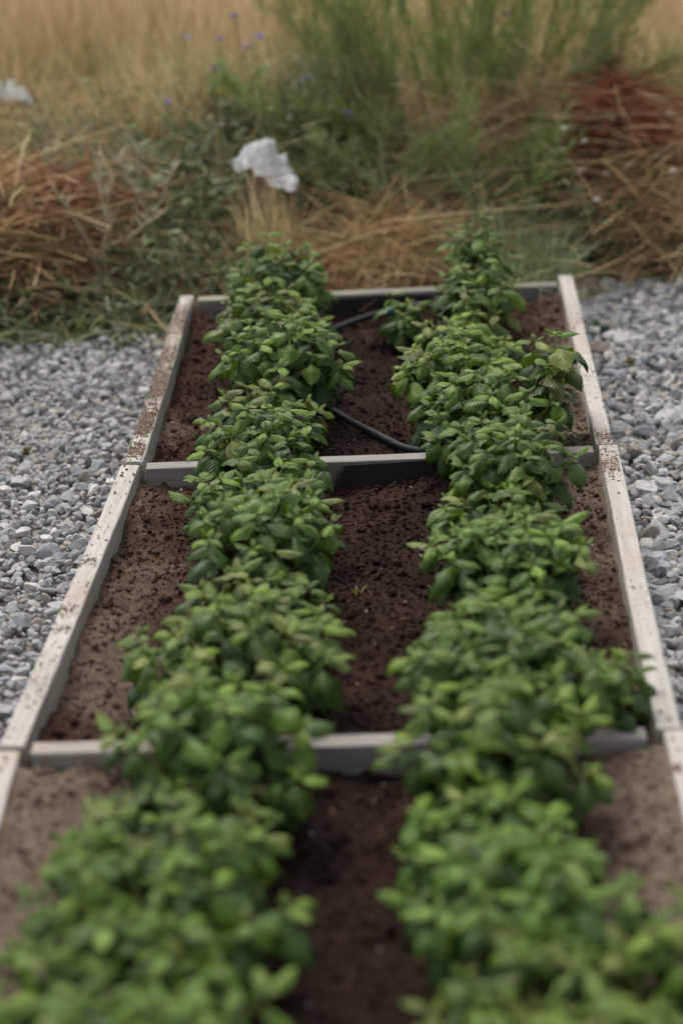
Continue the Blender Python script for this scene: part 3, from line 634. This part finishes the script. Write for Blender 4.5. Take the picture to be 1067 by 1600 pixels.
def tuft(name, cx, cy, r_, n, Lr, pal, label, wid=.003, up=1.4, spread=.45, droop=.3, lean=(0, 0, 0), cat='grass tuft', m=None):
    mb = MB(); P, _ = blob(n, cx, cy, r_, r_); z = float(gz(cx, cy)); P -= np.array([cx, cy, z]); D = rdir(n, up, spread)+np.array(lean); D /= np.linalg.norm(D, axis=1)[:, None]
    mb.add(*ribbons(P, D, RNG.uniform(*Lr, n), wid, np.array([0, 0, -droop])+RNG.normal(size=(n, 3))*.12, pick(pal, n), 6, .15, .15))
    return tag(ob(name, mb.mesh(name, m or M_STRAND), loc=(cx, cy, z)), label, cat)
tuft('dry_grass_tuft', -.19, 5.42, .085, 170, (.2, .38), STRAW, 'upright tuft of pale dry stalks below the white plastic bag', .0026, 2.2, .3, .05)
tuft('green_grass_tuft', .52, 5.3, .11, 300, (.25, .5), [(.2, .28, .13), (.26, .34, .17), (.15, .22, .09), (.34, .36, .22)], 'tall blue green grass tuft arching behind the right end of the end board', .0034, 1.2, .6, .35, (-.1, 0, 0), m=M_GREEN)
tuft('dry_grass_tuft', .70, 5.3, .06, 200, (.06, .16), [(.3, .28, .17), (.22, .22, .12), (.36, .31, .19)], 'low faded tuft of fine grass at the outer far corner of the bed', .0014, .6, .8, .4)
tuft('green_grass_tuft', -.5, 5.2, .05, 40, (.1, .2), GREYG, 'short grey green grass tuft between the gravel and the left side board', .005, 1.2, .5, .4, m=M_GREEN)

# dead branching stalks
def stalk(name, base, lines, label, col, r_=.0055):
    mb = MB()
    for ln in lines: 
        C = spline(ln, 14); C[1:-1] += RNG.normal(0, .0025, (12, 3)); mb.add(*tube(C, np.linspace(r_, r_*.45, 14), 6), col)
        n = 16; i = RNG.integers(8, 14, n); mb.add(*ribbons(C[i], rdir(n, .4, 1), RNG.uniform(.02, .06, n), .0022, RNG.normal(size=(n, 3))*.3, pick([col, tuple(np.array(col)*1.2)], n), 3))
    return tag(ob(name, mb.mesh(name, M_STRAND, True), loc=base), label, 'dead stalk')
bz0 = float(gz(-.66, 5.38))
stalk('dead_stalk', (-.66, 5.38, bz0), [[(0, 0, 0), (.012, .01, .1), (.035, .03, .2), (.045, .05, .31)], [(.015, .01, .11), (-.03, .03, .17), (-.07, .05, .25), (-.1, .06, .29)], [(.03, .02, .14), (.1, .03, .17), (.19, .05, .23)], [(.04, .03, .21), (.02, .06, .3), (.03, .09, .38)], [(.03, -.01, 0), (.1, .02, .09), (.14, .04, .14)]], 'pale dead stalk with forked branches on the left of the bank', (.55, .5, .36), .0065)
stalk('dead_stalk', (-.52, 5.5, float(gz(-.52, 5.5))), [[(0, 0, 0), (.0, .01, .12), (-.02, .03, .25), (-.01, .05, .36)], [(0, .01, .14), (.05, .03, .22), (.08, .05, .3)], [(-.01, .02, .2), (-.05, .04, .27), (-.07, .05, .33)]], 'thin upright dead stalk with pale seed heads left of the white plastic bag', (.52, .48, .36), .004)
stalk('dead_stalk', (-.86, 5.6, float(gz(-.86, 5.6))), [[(0, 0, 0), (.01, .01, .14), (-.02, .03, .27)], [(0, .01, .12), (.05, .03, .2), (.07, .05, .27)]], 'short pale dead stalk rising out of the hay at the left of the bank', (.5, .45, .33), .004)
stalk('dead_stalk', (-.34, 5.34, float(gz(-.34, 5.34))), [[(.06, -.02, .0), (0, 0, .05), (-.09, .03, .13)]], 'single leaning tan stalk behind the far left corner of the bed', (.34, .26, .14), .005)
stalk('dead_stalk', (.54, 5.28, float(gz(.54, 5.28))), [[(0, 0, 0), (-.06, .03, .12), (-.13, .08, .27), (-.2, .14, .36)]], 'thick pale green stem leaning out of the grass tuft behind the bed', (.2, .25, .12), .006)
stalk('dead_stalk', (.56, 5.26, float(gz(.56, 5.26))), [[(0, 0, 0), (-.1, .03, .09), (-.22, .06, .2), (-.3, .1, .28)]], 'lower thin tan stem leaning out of the grass tuft behind the bed', (.33, .29, .17), .004)
stalk('dead_stalk', (.86, 5.45, float(gz(.86, 5.45))), [[(0, 0, 0), (.0, .02, .12), (-.05, .05, .22), (-.14, .08, .29)]], 'curved tan stem arching over the weeds right of the grass tuft', (.34, .26, .15), .004)
stalk('dead_stalk', (.3, 5.36, float(gz(.3, 5.36))), [[(.32, 0, .12), (.2, .02, .17), (.05, .03, .17), (-.25, .06, .21)]], 'long horizontal tan stem lying across the weeds behind the end board', (.3, .24, .13), .0035)

# feathery shrub: many thin stems with needle fine side shoots
DIRS = [(-.62, .1, .75), (-.5, .25, .8), (-.42, -.05, .85), (-.33, .2, .9), (-.25, 0, .9), (-.18, .3, .95), (-.1, .05, 1), (0, .2, 1), (.08, -.05, 1), (.15, .25, .95), (.24, .05, .95), (.33, .2, .9), (.42, .0, .85), (.5, .2, .8), (.66, .1, .6), (.8, .1, .42), (-.3, -.15, .5), (-.5, -.1, .42), (.2, -.12, .5), (-.05, -.15, .55), (-.2, .45, .9), (.2, .5, .9), (-.4, .4, .8), (.45, .45, .75), (.6, .3, .7)]
GR = [(0.22, 0.31, 0.085), (0.26, 0.35, 0.11), (0.18, 0.26, 0.08), (0.31, 0.36, 0.14), (0.26, 0.32, 0.15)]
GRP = [(0.34, 0.37, 0.17), (0.38, 0.4, 0.21), (0.3, 0.34, 0.13)]
def feathery(name, sx, sy, dirs, scale, spread, nf, label, cat='shrub'):
    sz = float(gz(sx, sy)); shrub = ob(name, None, loc=(sx, sy, sz)); tag(shrub, label, cat)
    for i, dv in enumerate(dirs):
        d = np.array(dv)+RNG.normal(0, .06, 3); Ln = RNG.uniform(.7, 1.1)*(1 if dv[2] > .6 else .62)*scale
        b0 = np.array([RNG.normal(0, .1)+dv[0]*.35, RNG.normal(0, .07), 0])*spread; C = spline([b0, b0+d*Ln*.35+np.array([0, 0, .03]), b0+d*Ln*.7, b0+d*Ln+np.array([0, 0, -.06])*abs(dv[0])], 12)
        pal_ = GR if i % 3 else GRP
        V, F = tube(C, np.linspace(.0045, .0014, 12)*max(.6, scale), 5); mb = MB(); mb.add(V, F, random.choice(pal_)); st = ob('stem', mb.mesh('shrub_stem', M_GREEN, True), shrub)
        mb = MB(); n = nf; t = RNG.uniform(.18, .98, n); ii = t*11; i0_ = ii.astype(int); B = C[i0_]+(C[np.minimum(i0_+1, 11)]-C[i0_])*(ii-i0_)[:, None]
        dn = d/np.linalg.norm(d); sd_ = RNG.normal(size=(n, 3)); sd_ -= (sd_@dn)[:, None]*dn; sd_ /= np.linalg.norm(sd_, axis=1)[:, None]
        D = sd_*.6+dn*.9; D /= np.linalg.norm(D, axis=1)[:, None]; Lb = RNG.uniform(.05, .16, n)*(1.25-.7*t); G = np.array([0, 0, .12])+RNG.normal(size=(n, 3))*.1
        mb.add(*ribbons(B, D, Lb, .0016, G, pick(pal_, n), 3))
        for k in range(11):
            s = RNG.uniform(.1, 1, n)[:, None]; Q = B+D*Lb[:, None]*s+G*Lb[:, None]*s*s; nd = D*.9+RNG.normal(size=(n, 3))*.5; nd /= np.linalg.norm(nd, axis=1)[:, None]
            mb.add(*ribbons(Q, nd, RNG.uniform(.012, .034, n), .0012, np.zeros((n, 3)), pick(pal_, n), 1, .3))
        ob('foliage', mb.mesh('shrub_foliage', M_GREEN), st)
feathery('feathery_shrub', .38, 6.1, DIRS+[(a*.95+.05, b+.05, c*.95) for a, b, c in DIRS[1:15]]+[(a*.8-.05, b-.08, c) for a, b, c in DIRS[1:15]], 1.0, 1.25, 72, 'tall feathery green shrub with fine leaning stems behind the bed')
for x_, y_, sc_, lab in ((.12, 5.72, .42, 'low feathery green weed in front of the shrub on its left side'), (.40, 5.66, .46, 'low feathery green weed in front of the middle of the shrub'), (.60, 5.74, .36, 'low feathery green weed between the shrub and the white wildflowers')):
    feathery('feathery_weed', x_, y_, DIRS[::3], sc_, .6, 26, lab, 'weed')

# wildflowers
def flower_mesh(name, col, npet, rad, stem_h, stemc=(.09, .12, .05)):
    mb = MB(); mb.add(*tube(spline([(0, 0, -stem_h), (.012, .004, -stem_h*.5), (0, 0, 0)], 7), .0016, 5), stemc)
    a = np.arange(npet)*2*np.pi/npet; D = np.column_stack([np.cos(a), np.sin(a), np.full(npet, .35)])+RNG.normal(0, .1, (npet, 3))
    P = np.zeros((npet, 3)); mb.add(*ribbons(P, D/np.linalg.norm(D, axis=1)[:, None], rad, rad*.3, np.array([0, 0, -.15])*np.ones((npet, 1)), col, 2, .9, .12, True))
    V, F = ico(1); mb.add(V*rad*.28+np.array([0, 0, .002]), F, np.array(col)*.6)
    return mb.mesh(name, M_PETAL)
FB = [flower_mesh('blue_wildflower', (.2, .22, .52), 11, .0165, .2) for _ in range(3)]
FW = [flower_mesh('white_wildflower', (.62, .6, .56), 8, .011, .16) for _ in range(2)]
FY = flower_mesh('yellow_wildflower', (.6, .42, .02), 9, .014, .18)
blue = [(-.32, 6.2, .62), (-.34, 6.1, .55), (-.24, 6.15, .60), (-.2, 6.2, .62), (-.08, 5.9, .53), (-.06, 5.95, .54), (-.44, 6.35, .60), (-.48, 6.0, .47), (-.12, 6.5, .69), (.02, 6.5, .72), (-.2, 6.5, .7), (.0, 6.15, .58), (.55, 6.2, .72), (.58, 6.25, .74), (.56, 6.2, .66), (.06, 5.9, .44), (.66, 6.5, .72), (-.28, 6.35, .66)]
for i, p in enumerate(blue): tag(ob('blue_wildflower', FB[i % 3], loc=p, rot=(random.uniform(-.3, .6), random.uniform(-.4, .4), random.uniform(0, 6))), 'small blue wildflower on a thin stem among the weeds behind the bed', 'wildflower', 'blue wildflowers on the bank')
white = [(.63, 5.9, .52), (.78, 5.85, .43), (.83, 5.8, .42), (.80, 5.8, .40), (.74, 5.7, .38), (.72, 5.6, .32), (.78, 5.55, .32), (.98, 5.6, .31), (.68, 5.7, .42), (.67, 5.7, .36), (.9, 5.9, .44), (.75, 5.5, .26), (.86, 5.6, .33), (1.0, 5.8, .43)]
for i, p in enumerate(white): tag(ob('white_wildflower', FW[i % 2], loc=p, rot=(random.uniform(-.3, .6), random.uniform(-.4, .4), random.uniform(0, 6))), 'tiny white wildflower among the weeds right of the grass tuft', 'wildflower', 'white wildflowers on the bank')
tag(ob('yellow_wildflower', FY, loc=(-.315, 6.0, .50)), 'single small yellow wildflower above the white plastic bag', 'wildflower')

# white plastic litter
def bag(loc, sx_, sy_, seed, label, rot=(0, 0, 0)):
    n = 26; u, v = np.meshgrid(np.linspace(-1, 1, n), np.linspace(-1, 1, n)); e = 1+.35*fbm(u*2+seed, v*2, 3, seed)
    x = u*sx_*e*(1-.35*np.clip(v, 0, 1)); y = v*sy_*e; z = .055*np.exp(-((u+.35)**2+(v-.3)**2)/.16)+.07*fbm(u*2+seed*3, v*2, 5, seed+2)+.035*np.abs(fbm(u*5+v*3, v*4-u*2, 3, seed+5))-.015*u
    V = np.stack([x, y, z], -1).reshape(-1, 3); I = (np.arange(n-1)[:, None]*n+np.arange(n-1)[None]).ravel(); F = np.stack([I, I+1, I+n+1, I+n], -1)
    o = ob('plastic_bag', mesh_np('plastic_bag', V, F, M_BAG, False), loc=loc, rot=rot); so = o.modifiers.new('film', 'SOLIDIFY'); so.thickness = .0008
    return tag(o, label, 'plastic bag')
bag((-.175, 5.6, .362), .09, .08, 13, 'crumpled white plastic bag caught on the dry stalks', (R(10), R(22), R(-8)))
bag((-1.0, 6.2, .475), .075, .05, 9, 'scrap of white plastic lying in the grass at the far left', (R(20), 0, R(10)))
